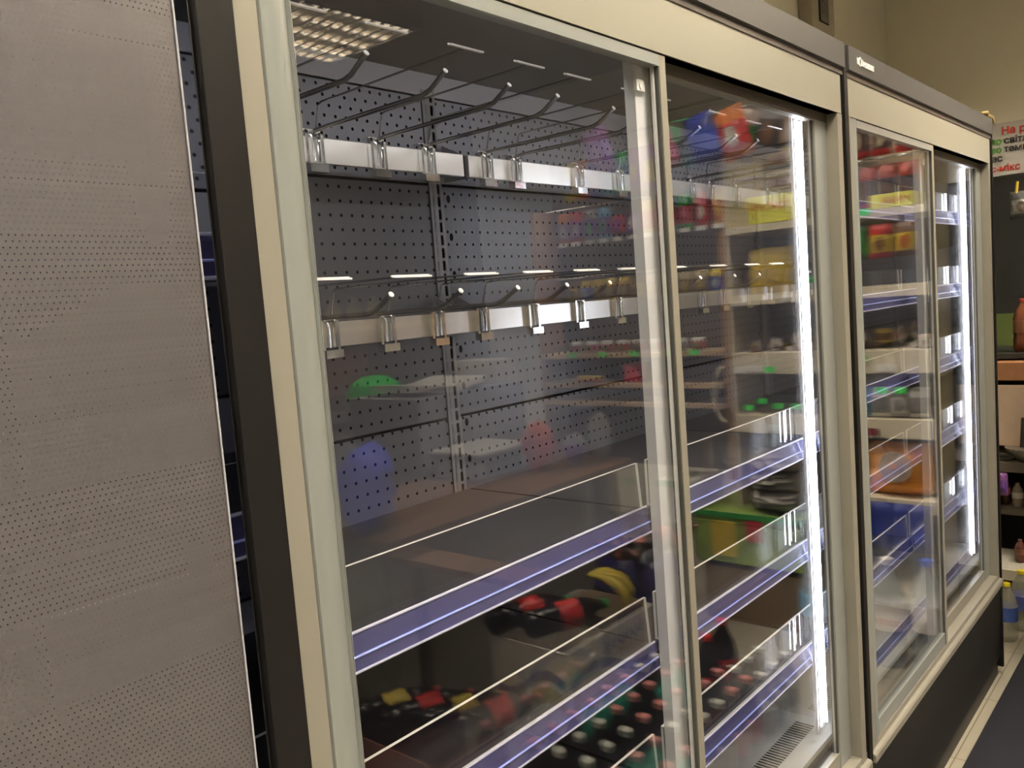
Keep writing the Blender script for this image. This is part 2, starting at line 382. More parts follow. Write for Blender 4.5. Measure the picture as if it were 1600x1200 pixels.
def case(name_label, xa, xb, doors, strips, peg_seams, uprights, big, right_led, logo=False, base_strip=False):
    t = thing('refrigerated_display_case', name_label, 'display case', (xa, 0, 0), 0, None)
    O = (xa, 0, 0)
    # canopy band, fascia and inner top
    bm = nb(); extr(bm, [(-.010, ZT), (.64, ZT), (.64, ZT-.02), (.0, ZT-.02), (.0, ZBT+.012), (-.010, ZBT+.014)], xa, xb); obj('canopy_band', bm, BAND, t)
    box('shadow_groove', (xa, xb, -.004, .012, ZBT, ZBT+.013), mat('groove_brown', (.05, .042, .035), .5), t)
    box('fascia', (xa+.004, xb-.012, -.002, .02, ZBB, ZBT), LIDB, t)
    box('inner_top', (xa, xb, .02, .56, 1.948, 1.975), INNER, t)
    box('top_strip', (xa+.006, xb-.010, .529, .534, 1.904, 1.947), GREY, t)
    box('roof_panel', (xa, xb, .02, .64, 1.976, 1.985), BAND, t)
    box('rear_wall', (xa, xb, .56, .64, .06, 1.975), DARKV, t)
    bm = nb(); bx(bm, xa+.004, xb-.004, .066, .078, 1.926, 1.938); obj('light_strip', bm, LEDH, t)
    # dark cover over the joint on the left of the case
    bm = nb(); bx(bm, xa-.0365 if xa < 1 else xa-.0235, xa-.001, -.006, .05, .03, ZT-.001); obj('joint_cover', bm, BLACK, t, bevel=.001)
    # base
    bm = nb(); extr(bm, [(-.004, .342), (-.004, .300), (-.001, .299), (-.001, .075), (.006, .065), (.03, .065), (.03, .342)], xa, xb); obj('base_panel', bm, BASEP, t)
    box('plinth', (xa, xb, .012, .60, .0, .064), mat('plinth_black', (.018, .014, .013), .5), t)
    box('tub', (xa, xb, .05, .56, .066, .40), INNER, t)
    # side walls
    box('side_wall', (xa, xa+.006, .05, .56, .40, 1.936), MIRROR, t)
    box('side_wall', ((xb-.010, xb-.002, .05, .56, .40, 1.936) if doors else (xb-.003, xb-.0015, .002, .56, .40, 1.936)), MIRROR, t)
    box('case_floor', (xa+.006, xb-.010, .06, .545, .425, .437), PAN, t)
    bm = nb(); n = int((xb-xa-.08)/.011)
    for k in range(n): bx(bm, xa+.04+k*.011, xa+.0445+k*.011, .105, .150, .4372, .4380)
    obj('floor_grille', bm, DARKV, t)
    # back: perforated panels, skirting and slotted uprights
    xs = [xa+.006] + [u for u in uprights] + [xb-.010]
    for i, (p0, p1) in enumerate(zip(xs, xs[1:])):
        q0 = p0 + (.018 if i else 0); q1 = p1 - (.019 if i < len(xs)-2 else (.026 if doors else 0))
        for j, (z0, z1, kind) in enumerate(peg_seams):
            if kind == 'stagger': m = peg_mat('staggered_perforated_steel', .912, 1.875, .0237, .035, True, .0031, None, O)
            elif kind == 'peg': m = peg_mat('perforated_steel', .881, 1.720, .0237, .0249, False, .0030, (q0+.017, 1.7095, .0746) if (big and i) else None, O)
            else: m = GREY
            box('back_panel', (q0, q1, .530, .534, z0+.003, z1-.003), m, t)
    for u in uprights:
        s = N('slotted_steel'); x, y, z, v = s.pos()
        wx = s.math('ADD', x, xa-u); fz = s.math('FRACT', s.math('DIVIDE', z, .0249))
        sl = s.math('LESS_THAN', fz, .78)
        a = s.math('MULTIPLY', s.math('GREATER_THAN', wx, .002), s.math('LESS_THAN', wx, .0110))
        b = s.math('MULTIPLY', s.math('GREATER_THAN', wx, -.0105), s.math('LESS_THAN', wx, -.0075))
        h = s.math('MULTIPLY', s.math('MAXIMUM', a, b), sl)
        bs = s.bsdf((.19, .19, .21, 1), .4); tr = s.n('ShaderNodeBsdfTransparent'); mx = s.n('ShaderNodeMixShader')
        s.l(h, mx.inputs[0]); s.l(bs.outputs[0], mx.inputs[1]); s.l(tr.outputs[0], mx.inputs[2])
        box('upright', (u-.0175, u+.0165, .527, .5295, .45, 1.915), s.done(mx.outputs[0]), t)
    # frame and doors
    if doors:
        xm = (xa+xb)/2
        bm = nb(); bx(bm, xa, xa+.026, -.001, .05, ZS, ZBB); obj('post', bm, BEIGE, t, bevel=.001)
        bm = nb(); bx(bm, xb-.034, xb-.006, -.001, .052, ZS, ZBB); obj('post', bm, BEIGE, t, bevel=.001)
        box('door_track', (xa+.026, xb-.034, .001, .05, ZBB, ZBB+.02), mat('track_brown', (.055, .048, .038), .5), t)
        bm = nb(); extr(bm, [(-.012, .346), (-.012, .362), (-.009, .366), (.0, .368), (.0, .383), (.05, .383), (.05, .346)], xa, xb); obj('sill', bm, BEIGE, t)
        sliding_door(t, xa+.028, xm-.009+.001, .0, True, .034, .018)
        d = sliding_door(t, xm-.061, xb-.036, .024, False, .042, .066)
        box('rail_cover', (xm-.012, xb-.036, .0215, .0235, 1.833, ZBB), mat('track_brown', (.055, .048, .038), .5), d)
    if right_led: led(t, xb-.075, .068, .47, 1.84)
    if not doors: led(t, xa+.45, .068, .47, 1.84)  # added unseen LED tubes that brighten the back of the blind-covered case
    for (p0, p1) in zip(xs, xs[1:]):
        for zs, rs in strips: shelf(t, p0+.004, p1-.003, zs, rs)
        if base_strip: shelf(t, p0+.004, p1-.003, .475, .0, PAN, .04)
    return t
CASE0 = case('display case behind the perforated night blind', -1.07, .393, False, [(1.582, .060), (1.307, .050), (1.022, .052)],
     [(1.70, 1.903, 'stagger'), (1.60, 1.70, 'plain'), (1.38, 1.60, 'peg'), (1.06, 1.38, 'plain'), (.75, 1.06, 'peg')][:0] or
     [(1.70, 1.903, 'stagger'), (1.57, 1.70, 'plain'), (1.385, 1.57, 'peg'), (1.29, 1.385, 'plain'), (1.06, 1.29, 'peg'), (.44, 1.06, 'plain')],
     [-.335], False, False)
CASE1 = case('empty glass-door display case with steel hook rails, beside the perforated blind', .430, 1.930, True,
     [(1.140, .075), (.905, .080), (.660, .083)], [(1.736, 1.903, 'stagger'), (1.277, 1.736, 'peg'), (.44, 1.277, 'peg')], [1.187], True, True)
CASE2 = case('empty glass-door display case with a small white logo, last of the row', 1.955, 3.378, True,
     [(1.690, .062), (1.445, .062), (1.205, .065), (.960, .065), (.705, .068)], [(1.736, 1.903, 'stagger'), (1.277, 1.736, 'peg'), (.44, 1.277, 'peg')], [2.645], True, True, base_strip=True)
box('end_cover', (3.379, 3.392, -.006, .64, .03, ZT-.001), BLACK, CASE2, bevel=.001)

# steel hook rails in the first case: parts of it
for zr in (1.7375, 1.4465):
    for x0, x1 in ((.444, 1.178), (1.192, 1.914)):
        r = box('hook_rail', (x0, x1, .440, .449, zr, zr+.040), STEEL, CASE1, bevel=.001)
        for xx in (x0+.02, x1-.022):
            bm = nb(); extr(bm, [(.449, zr+.002), (.449, zr+.036), (.527, zr+.075), (.527, zr+.002)], xx, xx+.003); obj('rail_bracket', bm, GREY, r)

# ------------------------------------------------------------------ display hooks on the rails (one built, the rest copied)
def make_hook(x, zr):
    t = thing('display_hook', 'x', 'display hook', (x, .44, zr))
    zt = zr+.048
    bm = nb()      # saddle: a bent plate over the front of the rail with a foot beneath
    for s_ in (-1, 1): bx(bm, x+s_*.0145-.0025, x+s_*.0145+.0025, .4310, .4395, zr-.004, zt)
    bx(bm, x-.017, x+.017, .4310, .4395, zt-.005, zt)
    bx(bm, x-.017, x+.017, .4365, .452, zt, zt+.002)
    bx(bm, x-.017, x+.017, .424, .4395, zr-.017, zr-.004)
    obj('saddle', bm, CHROME, t)
    bm = nb()      # wire loops in the window of the saddle
    for s_ in (-1, 1):
        tube(bm, [(x+s_*.011, .434, zt-.002), (x+s_*.0070, .429, zt-.010), (x+s_*.0050, .429, zt-.020), (x+s_*.0050, .430, zr)], .0022, 8)
    obj('wire_loop', bm, CHROME, t, smooth=True)
    bm = nb()
    tube(bm, [(x, .436, zt-.006), (x, .430, zt-.001), (x, .40, zt), (x, .185, zt), (x, .170, zt+.0035), (x, .138, zt+.022)], .0034, 12)
    rod = obj('rod', bm, WIRE, t, smooth=True)
    bm = nb(); tube(bm, [(x, .1385, zt+.0217), (x, .1372, zt+.0225)], .0038, 12); obj('end_cap', bm, TAG, rod)
    bm = nb()
    xr = x+.010
    tube(bm, [(xr, .440, zt+.001), (xr+.004, .432, zt+.040), (xr+.004, .426, zt+.044), (xr-.006, .105, zt+.043)], .0015, 8)
    pr = obj('tag_rod', bm, WIRE, t, smooth=True)
    bm = nb()
    bx(bm, x-.029, x+.033, .101, .103, zt+.0415, zt+.0436); bx(bm, x-.029, x+.033, .0965, .0980, zt+.0402, zt+.0422); bx(bm, x-.029, x+.033, .0985, .101, zt+.0405, zt+.0418)
    obj('tag_bar', bm, TAG, pr)
    return t
HX = {1.7375: [.58, .70, .835, .965, 1.080, 1.235, 1.322, 1.535, 1.695, 1.800], 1.4465: [.58, .705, .83, .95, 1.070, 1.190, 1.345, 1.505, 1.655, 1.775]}
words_ = ['first', 'second', 'third', 'fourth', 'fifth', 'sixth', 'seventh', 'eighth', 'ninth', 'last']
proto = None
for zr, xs in HX.items():
    for i, x in enumerate(xs):
        if proto is None: o = proto = make_hook(x, zr)
        else: o = copy_tree(proto)
        o.location = (x, .44, zr)
        tag(o, 'chrome tag hook on the %s steel rail, %s from the blind end' % ('upper' if zr > 1.6 else 'lower', words_[i]), 'display hook', 'display hooks on the steel rails')

# small plastic screw clip at the top of the middle stiles
for cx, par in ((1.127, CASE1), (2.624, CASE2)):
    bm = nb(); bx(bm, cx-.010, cx+.012, .0185, .0235, 1.795, 1.812); tube(bm, [(cx, .0186, 1.802), (cx, .0170, 1.802)], .004, 10)
    obj('screw_clip', bm, TAG, par)

# logo on the canopy of the second case
def text(name, body, size, m, parent, loc, rot, ext=.0006, align='LEFT', bold=False, sx=1.0):
    cu = bpy.data.curves.new(name, 'FONT'); cu.body = body; cu.size = size; cu.extrude = ext; cu.align_x = align
    if bold: cu.offset = size*.022
    o = bpy.data.objects.new('tmp', cu); C.objects.link(o)
    dg = bpy.context.evaluated_depsgraph_get(); me = bpy.data.meshes.new_from_object(o.evaluated_get(dg)); bpy.data.objects.remove(o)
    me.name = name; me.materials.clear(); me.materials.append(m)
    o = bpy.data.objects.new(name, me); C.objects.link(o)
    if parent is not None: o.parent = parent; o.location = Vector(loc)-wl(parent)
    else: o.location = loc
    o.rotation_euler = rot; o.scale = (sx, 1, 1); return o
LOGO = mat('white_print', (.85, .85, .82), .5)
lg = text('logo_lettering', 'K', .020, LOGO, CASE2, (2.005, -.0112, 1.967), (PI/2, 0, 0), bold=True)
text('logo_lettering', 'ÜHLRESURS', .017, LOGO, CASE2, (2.035, -.0112, 1.967), (PI/2, 0, 0), bold=True, sx=.95)
bm = nb(); tube(bm, [(2.026+.008*math.cos(a*PI/8), -.0112, 1.974+.009*math.sin(a*PI/8)) for a in range(17)], .0018, 6, cap=False); obj('logo_ring', bm, LOGO, CASE2)

# ------------------------------------------------------------------ perforated night blind in front of the first case
t = thing('night_blind', 'grey perforated night blind pulled down over the first case', 'blind', (-.30, -.02, .12))
bm = nb()
xa, xb, n, mz = -.95, .370, 60, 12
def yb(x):
    e = max(0, (x-(xb-.03))/.03)
    return -.0145 + .004*e*e + .0012*math.sin(x*23)
cols = [xa+(xb-xa)*(1-(1-i/n)**1.6) for i in range(n+1)]
for sgn in (0, .0006):
    g = [[bm.verts.new((x, yb(x)+sgn, .12+1.85*j/mz)) for j in range(mz+1)] for x in cols]
    for i in range(n):
        for j in range(mz): bm.faces.new((g[i][j], g[i+1][j], g[i+1][j+1], g[i][j+1]))
    if sgn: break
    g0 = g
obj('blind_sheet', bm, blind_mat((0, 0, 0)), t, smooth=True)
bm = nb(); tube(bm, [(.3705, -.0105, .125), (.3705, -.0105, 1.96)], .0009, 8); obj('blind_hem', bm, mat('pale_hem', (.34, .34, .37), .5), t, smooth=True)
bm = nb(); tube(bm, [(-.95, -.022, .115), (.377, -.022, .115)], .010, 10); obj('bottom_bar', bm, STILE, t, smooth=True)
bm = nb(); tube(bm, [(-.95, -.027, 1.975), (.372, -.027, 1.975)], .012, 12); obj('roller', bm, BLACK, t, smooth=True)

# ------------------------------------------------------------------ things in the shop, mostly seen mirrored in the doors
def bag_mesh(w, h, d, seed=0):
    """pillow packet standing in the yz plane, front toward -x, origin at its bottom centre"""
    rnd = random.Random(seed); bm = nb(); nu, nv = 8, 10; sides = []
    for sg in (-1, 1):
        g = []
        for i in range(nu+1):
            row = []
            for j in range(nv+1):
                u, v = i/nu*2-1, j/nv*2-1
                e = max(0, (1-u*u))**.45 * max(0, (1-abs(v)**3))**.8
                row.append(bm.verts.new((sg*d/2*e*(1+.22*rnd.uniform(-1, 1))-.0002*sg, u*w/2*(1-.06*(1-v*v)), h/2*(v+1)+.004*rnd.uniform(-1, 1)*e)))
            g.append(row)
        sides.append(g)
        for i in range(nu):
            for j in range(nv): bm.faces.new((g[i][j], g[i+1][j], g[i+1][j+1], g[i][j+1]))
    bmesh.ops.remove_doubles(bm, verts=bm.verts, dist=.0006)
    return bm
def packet(name, cat, label, x, y, z, w, h, d, cols, group=None, rz=0, rx=0, seed=0):
    o = obj(name, bag_mesh(w, h, d, seed), pack_mat(*cols), smooth=True)
    o.location = (x, y, z); o.rotation_euler = (rx, 0, rz); return tag(o, label, cat, group)
def carton(name, cat, label, d, m, group=None, bevel=.003):
    o = thing(name, label, cat, ((d[0]+d[1])/2, (d[2]+d[3])/2, d[4]), 0, group)
    return o, box('carton_body', d, m, o, bevel=bevel)
_bot = {}
def bottle(x, y, z, h, r, liquid, lab, cap, label, group=None, tilt=None, clear=False):
    key = (h, r, liquid, lab, cap, clear)
    if key in _bot: o = copy_tree(_bot[key])
    else:
        o = thing('bottle', 'x', 'bottle', (0, 0, 0))
        if clear:
            s = N('clear_pet'); b = s.bsdf(c4(liquid), .1); tt = s.n('ShaderNodeBsdfTransparent'); mx = s.n('ShaderNodeMixShader'); mx.inputs[0].default_value = .55
            s.l(b.outputs[0], mx.inputs[1]); s.l(tt.outputs[0], mx.inputs[2]); lm = s.done(mx.outputs[0])
        else: lm = mat('liquid_%d_%d_%d' % tuple(int(c*99) for c in liquid), liquid, .1, 0, .05)
        bm = nb(); lathe(bm, [(r*.75, 0), (r, .015), (r, h*.22), (r*.94, h*.3), (r, h*.38), (r, h*.62), (r*.82, h*.76), (r*.45, h*.88), (r*.32, h*.93), (r*.32, h*.955)], n=16)
        obj('bottle_body', bm, lm, o, world=False, smooth=True)
        bm = nb(); lathe(bm, [(r*1.015, h*.36), (r*1.02, h*.365), (r*1.02, h*.60), (r*1.015, h*.605)], n=16)
        obj('bottle_label', bm, mat('label_%d_%d_%d' % tuple(int(c*99) for c in lab), lab, .4, 0, .25, 60), o, world=False, smooth=True)
        bm = nb(); lathe(bm, [(r*.38, h*.945), (r*.38, h*.995), (r*.34, h)], n=14)
        obj('bottle_cap', bm, mat('cap_%d_%d_%d' % tuple(int(c*99) for c in cap), cap, .35, 0, .02), o, world=False)
        _bot[key] = o
    o.location = (x, y, z)
    if tilt: o.rotation_euler = tilt
    o['label'] = label
    if group: o['group'] = group
    return o
RED, ORG, YEL, GRN, BLU, PUR, PNK, CYA = (.6, .03, .03), (.75, .22, .03), (.75, .55, .05), (.03, .40, .08), (.03, .08, .55), (.22, .08, .42), (.65, .12, .25), (.06, .38, .48)
WHT, BRN, DRK, GRY, SKY = (.75, .74, .70), (.18, .09, .04), (.03, .025, .025), (.35, .35, .37), (.2, .45, .7)
SHELFM = mat('cream_shelf_enamel', (.66, .60, .46), .5, 0, .03)
WOOD = mat('shelf_board', (.34, .19, .09), .5, 0, .15, 12)
GTAG = mat('green_price_tag', (.04, .85, .10), .5, 0, .02)
WTAG = mat('white_price_card', (.8, .8, .76), .5, 0, .05)

XR = 3.40     # the plane of the shelving that faces along the aisle
t = thing('cream_shelving_unit', 'cream metal shelving unit mirrored in the glass doors', 'shelving', (XR+.2, R(.6), 0))
box('end_panel', (XR+.02, XR+.40, R(.985), R(.97), .52, 2.05), SHELFM, t)
for z in (1.945, 2.26):
    bm = nb(); tube(bm, [(XR+.10, R(.965), z), (XR+.10, R(.22), z)], .006, 8); obj('peg_bar', bm, CHROME, t, smooth=True)
box('end_panel', (XR+.02, XR+.40, R(.215), R(.200), 0, 2.05), SHELFM, t)
box('rear_panel', (XR+.40, XR+.415, R(.985), R(.200), 0, 2.05), mat('grey_gondola_back', (.30, .30, .30), .5), t)
shz = [(1.745, .030), (1.455, .045), (1.205, .09), (.935, .075), (.62, .05), (.25, .05)]
for z, hh in shz: box('shelf', (XR, XR+.40, R(.970 if z > .7 else .60), R(.215), z-hh, z), SHELFM, t, bevel=.002)
for (y, z) in ((.93, 1.135), (.86, 1.14), (.62, 1.14), (.45, .885), (.38, 1.137), (.8, .885), (.55, .60), (.70, 1.43), (.5, 1.43)):
    box('price_card', (XR-.004, XR-.001, R(y+.035), R(y-.035), z-.014, z+.014), random.choice([WTAG, WTAG, mat('maroon_card', (.25, .05, .06), .5)]), t)
for (y, z) in ((.80, 1.135), (.47, 1.175), (.40, 1.05), (.33, 1.05), (.44, 1.74), (.77, .98), (.69, .98), (.84, 1.00), (.90, .97), (.62, 1.50)):
    box('green_tag', (XR-.008, XR-.005, R(y+.02), R(y-.02), z-.012, z+.012), GTAG, t)
# coffee packets, top
cof = 'dark coffee packets above the cream shelf'
for i in range(5):
    packet('coffee_packet', 'packet', 'dark red and black coffee packet on the top cream shelf, %s from the case row' % words_[i], XR+.08, R(.30+i*.075), 1.747, .07, .17, .05, (DRK, (.4, .05, .03), (.12, .05, .03)), cof, seed=i)
for i in range(4):
    packet('coffee_packet', 'packet', 'hanging coffee packet above the top cream shelf, %s from the case row' % words_[i], XR+.05, R(.30+i*.085), 1.95, .075, .15, .04, ((.10, .03, .02), RED, (.55, .48, .32)), cof, seed=10+i)
o, _ = carton('cream_carton', 'carton', 'plain cream carton standing on the top cream shelf', (XR+.16, XR+.36, R(.44), R(.23), 1.748, 2.03), mat('cream_carton', (.66, .60, .45), .6))
o, _ = carton('tea_box', 'box', 'yellow tea box lying on the top cream shelf', (XR+.005, XR+.15, R(.42), R(.27), 1.747, 1.80), mat('lemon_card', (.78, .78, .10), .45, 0, .1))
text('box_lettering', 'MAGGI', .030, mat('red_print', (.6, .08, .03), .5), o, (XR+.003, R(.28), 1.765), (PI/2, 0, -PI/2), sx=1)
o, _ = carton('tea_box', 'box', 'long yellow box lying near the wooden rack on the top cream shelf', (XR+.005, XR+.15, R(.87), R(.66), 1.747, 1.86), mat('lemon_card', (.78, .78, .10), .45, 0, .1))
text('box_lettering', 'TORCHIN', .040, mat('red_print', (.6, .08, .03), .5), o, (XR+.003, R(.68), 1.80), (PI/2, 0, -PI/2), sx=1)
# nuts on a card, above
for i in range(4): packet('nut_packet', 'packet', 'beige nut packet hung over the yellow box, %s row up' % words_[i], XR+.04, R(.73+.0*i), 1.87+i*.095, .17, .09, .03, ((.48, .40, .25), (.42, .36, .22), (.25, .14, .08)), 'nut packets on a card', seed=30+i)
for i, (cc, lb) in enumerate([((YEL, BRN, (.5, .1, .02)), 'yellow sweets packet with brown top'), (((.70, .50, .05), RED, (.15, .06, .03)), 'yellow and red sweets packet'), ((GRN, (.02, .2, .05), (.6, .7, .6)), 'green snack packet with a pale face patch')]):
    packet('sweets_packet', 'packet', lb + ' hanging under the top cream shelf', XR+.02, R(.30+i*.09), 1.56, .085, .13, .04, cc, 'packets hanging under the top cream shelf', seed=40+i)
packet('sweets_packet', 'packet', 'large yellow packet leaning on the second cream shelf', XR+.06, R(.80), 1.457, .20, .19, .06, (YEL, (.6, .45, .05), (.7, .5, .1)), 'packets hanging under the top cream shelf', seed=45)
# loose wrapped sweets in the bin shelf: countable
for i in range(26):
    y = .25+.7*((i*.137) % 1); packet('wrapped_sweet', 'sweet', 'wrapped sweets piled in the cream bin shelf', XR+.05+.12*((i*.37) % 1), R(y), 1.206+.05*((i*.61) % 1), .06, .055, .04, random.choice([(WHT, (.5, .4, .35), BRN), ((.55, .4, .3), WHT, RED), (WHT, WHT, (.5, .3, .1)), (BRN, YEL, BRN)]), 'wrapped sweets in the bin shelf', rz=i, rx=i*.7, seed=i)
for i, cc in enumerate([(CYA, (.05, .3, .5), SKY), ((.04, .25, .5), CYA, BLU), (GRY, WHT, GRY), (WHT, GRY, GRY), ((.3, .3, .28), WHT, GRY)]):
    packet('glove_packet', 'packet', ('blue' if i < 2 else 'grey') + ' glove packet on the third cream shelf, ' + words_[i] + ' from the wooden rack', XR+.05, R(.56-i*.07), .937, .085, .12, .05, cc, 'packets on the third cream shelf', seed=60+i)
# orange net with round label, blue packets
o = thing('orange_net_bag', 'orange bag with a round brown and white label on the lower cream shelf', 'bag', (XR+.09, R(.365), .622))
bm = bag_mesh(.26, .21, .16, 5); obj('net', bm, mat('orange_film', (.85, .33, .03), .3, 0, .2, 25, .4), o, world=False, smooth=True)
bm = nb(); tube(bm, [(-.086, 0, .125), (-.080, 0, .125)], .062, 24); obj('round_label', bm, mat('brown_white_label', (.42, .34, .27), .4, 0, .7, 28), o, world=False)
for i in range(4):
    packet('blue_packet', 'packet', 'dark blue packet hanging over the lower cream shelf edge, %s from the case row' % words_[i], XR-.02, R(.27+i*.068), .42, .085, .19, .05, ((.02, .05, .38), (.02, .04, .3), (.02, .05, .45)), 'blue packets on the lower shelf', seed=70+i)
# cartons and sacks on the lowest shelves
o, b = carton('fruit_carton', 'carton', 'green and yellow printed fruit carton on the lowest cream shelf', (XR-.03, XR+.36, R(1.18), R(.68), .27, .50), mat('green_yellow_print', (.30, .42, .10), .5, 0, .9, 4))
box('yellow_print', (XR-.034, XR-.0305, R(1.10), R(.98), .30, .46), mat('yellow_print', (.75, .55, .08), .5, 0, .2), o, bevel=.0005)
box('red_print', (XR-.034, XR-.0305, R(.93), R(.86), .38, .48), mat('crimson_print', (.6, .05, .08), .5, 0, .2), o)
box('rim_stripe', (XR-.036, XR-.0305, R(1.18), R(.68), .478, .502), mat('green_stripe', (.05, .35, .08), .5), o)
carton('brown_carton', 'carton', 'plain brown carton on the floor under the fruit carton', (XR-.02, XR+.33, R(1.15), R(.66), .0, .245), mat('brown_card', (.20, .14, .085), .7, 0, .1))
o, b = carton('white_carton', 'carton', 'white carton with a green lid edge beside the plastic sacks', (XR-.03, XR+.3, R(1.42), R(1.20), .30, .62), mat('white_card', (.62, .58, .50), .6, 0, .08))
box('lid_edge', (XR-.034, XR-.0305, R(1.42), R(1.21), .59, .622), mat('green_stripe', (.05, .35, .08), .5), o)
bm = nb(); tube(bm, [(XR-.034, R(1.31), .53), (XR-.0305, R(1.31), .53)], .020, 14); obj('hand_hole', bm, DARKV, o)
SACK = mat('milky_plastic_film', (.40, .39, .35), .25, 0, .35, 10, .8)
for i in range(3):
    o = obj('plastic_sack', bag_mesh(.26, .10, .22, 80+i), SACK, smooth=True); o.location = (XR+.10, R(.83), .504+.086*i)
    tag(o, 'crumpled clear plastic sack in the heap on the fruit carton, %s from the bottom' % words_[i], 'sack', 'plastic sacks on the fruit carton')
# wooden rack with peg rows
t = thing('wooden_snack_rack', 'wooden rack with hanging snack packets and board shelves', 'shelving', (XR+.2, R(1.5), 0))
box('rear_panel', (XR+.20, XR+.22, R(2.10), R(1.0), .64, 2.2), mat('dark_board', (.12, .11, .11), .6), t)
for y in (1.005, 2.09): box('side_board', (XR+.02, XR+.20, R(y+.012), R(y-.012), .64, 1.95), WOOD, t)
for z in (1.075, .985, 1.22): box('board_shelf', (XR-.02, XR+.20, R(2.08), R(1.02), z-.022, z), mat('tan_board', (.50, .36, .22), .5, 0, .12, 12), t, bevel=.002)
bm = nb(); tube(bm, [(XR-.03, R(1.0+.05*math.sin(a)), 1.03+.12*math.cos(a)) for a in [k*PI/10 for k in range(11)]], .007, 8); obj('curved_bracket', bm, SHELFM, t, smooth=True)
for z in (1.945, 2.26, 1.60):
    bm = nb(); tube(bm, [(XR+.10, R(2.05), z), (XR+.10, R(1.0), z)], .006, 8); obj('peg_bar', bm, CHROME, t, smooth=True)
row = [((.35, .22, .45), ORG, WHT, 'purple and orange'), (PUR, RED, WHT, 'purple and red'), (PUR, GRY, GRN, 'purple with green tag'), (PUR, SKY, GRN, 'purple and blue'), (RED, DRK, PUR, 'red and black'), (PUR, DRK, WHT, 'purple'), (RED, YEL, ORG, 'red and yellow'), (RED, RED, WHT, 'red'), (RED, SKY, WHT, 'red and sky blue'), (RED, GRN, PNK, 'red and green'), (RED, RED, WHT, 'plain red'), ((.7, .1, .08), YEL, YEL, 'red with yellow sun')]
for i, (a, b, c, nm) in enumerate(row):
    y = 1.90-i*.081
    packet('snack_packet', 'snack packet', nm + ' snack packet in the middle hanging row, %s from the counter' % (words_[i] if i < 9 else ['tenth', 'eleventh', 'twelfth'][i-9]), XR+.03, R(y), 1.765, .068, .155, .03, (a, b, c), 'middle row of hanging snack packets', seed=90+i)
    box('price_card', (XR+.008, XR+.010, R(y+.026), R(y-.026), 1.752, 1.772), WTAG, t)
row = [((.6, .5, .25), YEL, BLU, 'yellow and blue'), ((.5, .35, .3), ORG, WHT, 'peach'), (PUR, BLU, ORG, 'violet and blue'), (SKY, CYA, BLU, 'sky blue'), (SKY, GRN, WHT, 'pale blue and green'), (PUR, (.5, .2, .5), YEL, 'violet'), ((.7, .6, .2), PUR, YEL, 'yellow and violet'), (YEL, RED, ORG, 'golden')]
for i, (a, b, c, nm) in enumerate(row):
    packet('snack_packet', 'snack packet', nm + ' snack packet in the upper hanging row, %s from the counter' % words_[i], XR+.03, R(1.84-i*.075), 1.97, .072, .19, .04, (a, b, c), 'upper row of hanging snack packets', seed=120+i)
row = [(PUR, (.45, .2, .5), (.55, .35, .6), 'violet crisps', 1.58), ((.03, .25, .25), GRN, CYA, 'teal crisps', 1.30), (PNK, (.2, .04, .04), RED, 'crimson crisps', 1.20), (CYA, (.1, .35, .35), GRY, 'turquoise crisps', 1.12), (BLU, (.02, .04, .3), BLU, 'blue crisps', 1.00), (GRN, WHT, (.5, .6, .4), 'pale green crisps', .925), (RED, ORG, WHT, 'red crisps', .86), (DRK, GRY, BRN, 'black crisps', .79)]
for i, (a, b, c, nm, y) in enumerate(row):
    packet('crisps_bag', 'crisps bag', 'large ' + nm + ' bag on the topmost row of the snack rack', XR+(.04 if i % 2 else -.05), R(y), 2.02 if y < 1.4 else 2.06, .14, .22, .07, (a, b, c), 'crisps bags on the topmost row', rx=.25*(-1)**i, seed=140+i)
for i in range(12):
    y = 1.86-i*.075
    packet('chocolate_packet', 'packet', 'gold and brown wrapped chocolate packets on the middle bar of the snack rack', XR+.02, R(y), 1.47, .065, .11, .03, random.choice([(BRN, YEL, (.6, .5, .2)), (YEL, BRN, BRN), (BLU, YEL, WHT), ((.3, .2, .1), (.6, .5, .3), YEL)]), 'gold chocolate packets', seed=160+i)
for i in range(9):
    y = 1.86-i*.09
    packet('small_box', 'box', 'small pink and green price-carded packets on the upper board shelf', XR+.02, R(y), 1.222, .07, .06, .05, random.choice([(PNK, WHT, GRN), (GRY, WHT, RED), (RED, WHT, GRN)]), 'small packets on the board shelf', seed=180+i)
    if i % 2 == 0: box('green_tag', (XR-.026, XR-.0225, R(y+.02), R(y-.02), 1.205, 1.23), GTAG, t)
carton('red_box', 'box', 'red box standing on the lower board shelf', (XR+.0, XR+.1, R(1.58), R(1.50), 1.077, 1.17), mat('red_card', (.6, .04, .08), .5))
packet('snack_packet', 'packet', 'flat orange packet lying on the board shelf', XR-.0, R(1.78), 1.077, .17, .035, .10, (ORG, YEL, ORG), seed=199)

# dark storage box hung from the wall above the cream unit
o, b = carton('cardboard_box', 'carton', 'brown box with dark base on top of the cream shelving unit', (XR+.02, XR+.40, R(.76), R(.60), 2.06, 2.24), mat('brown_card', (.20, .14, .085), .7, 0, .1))

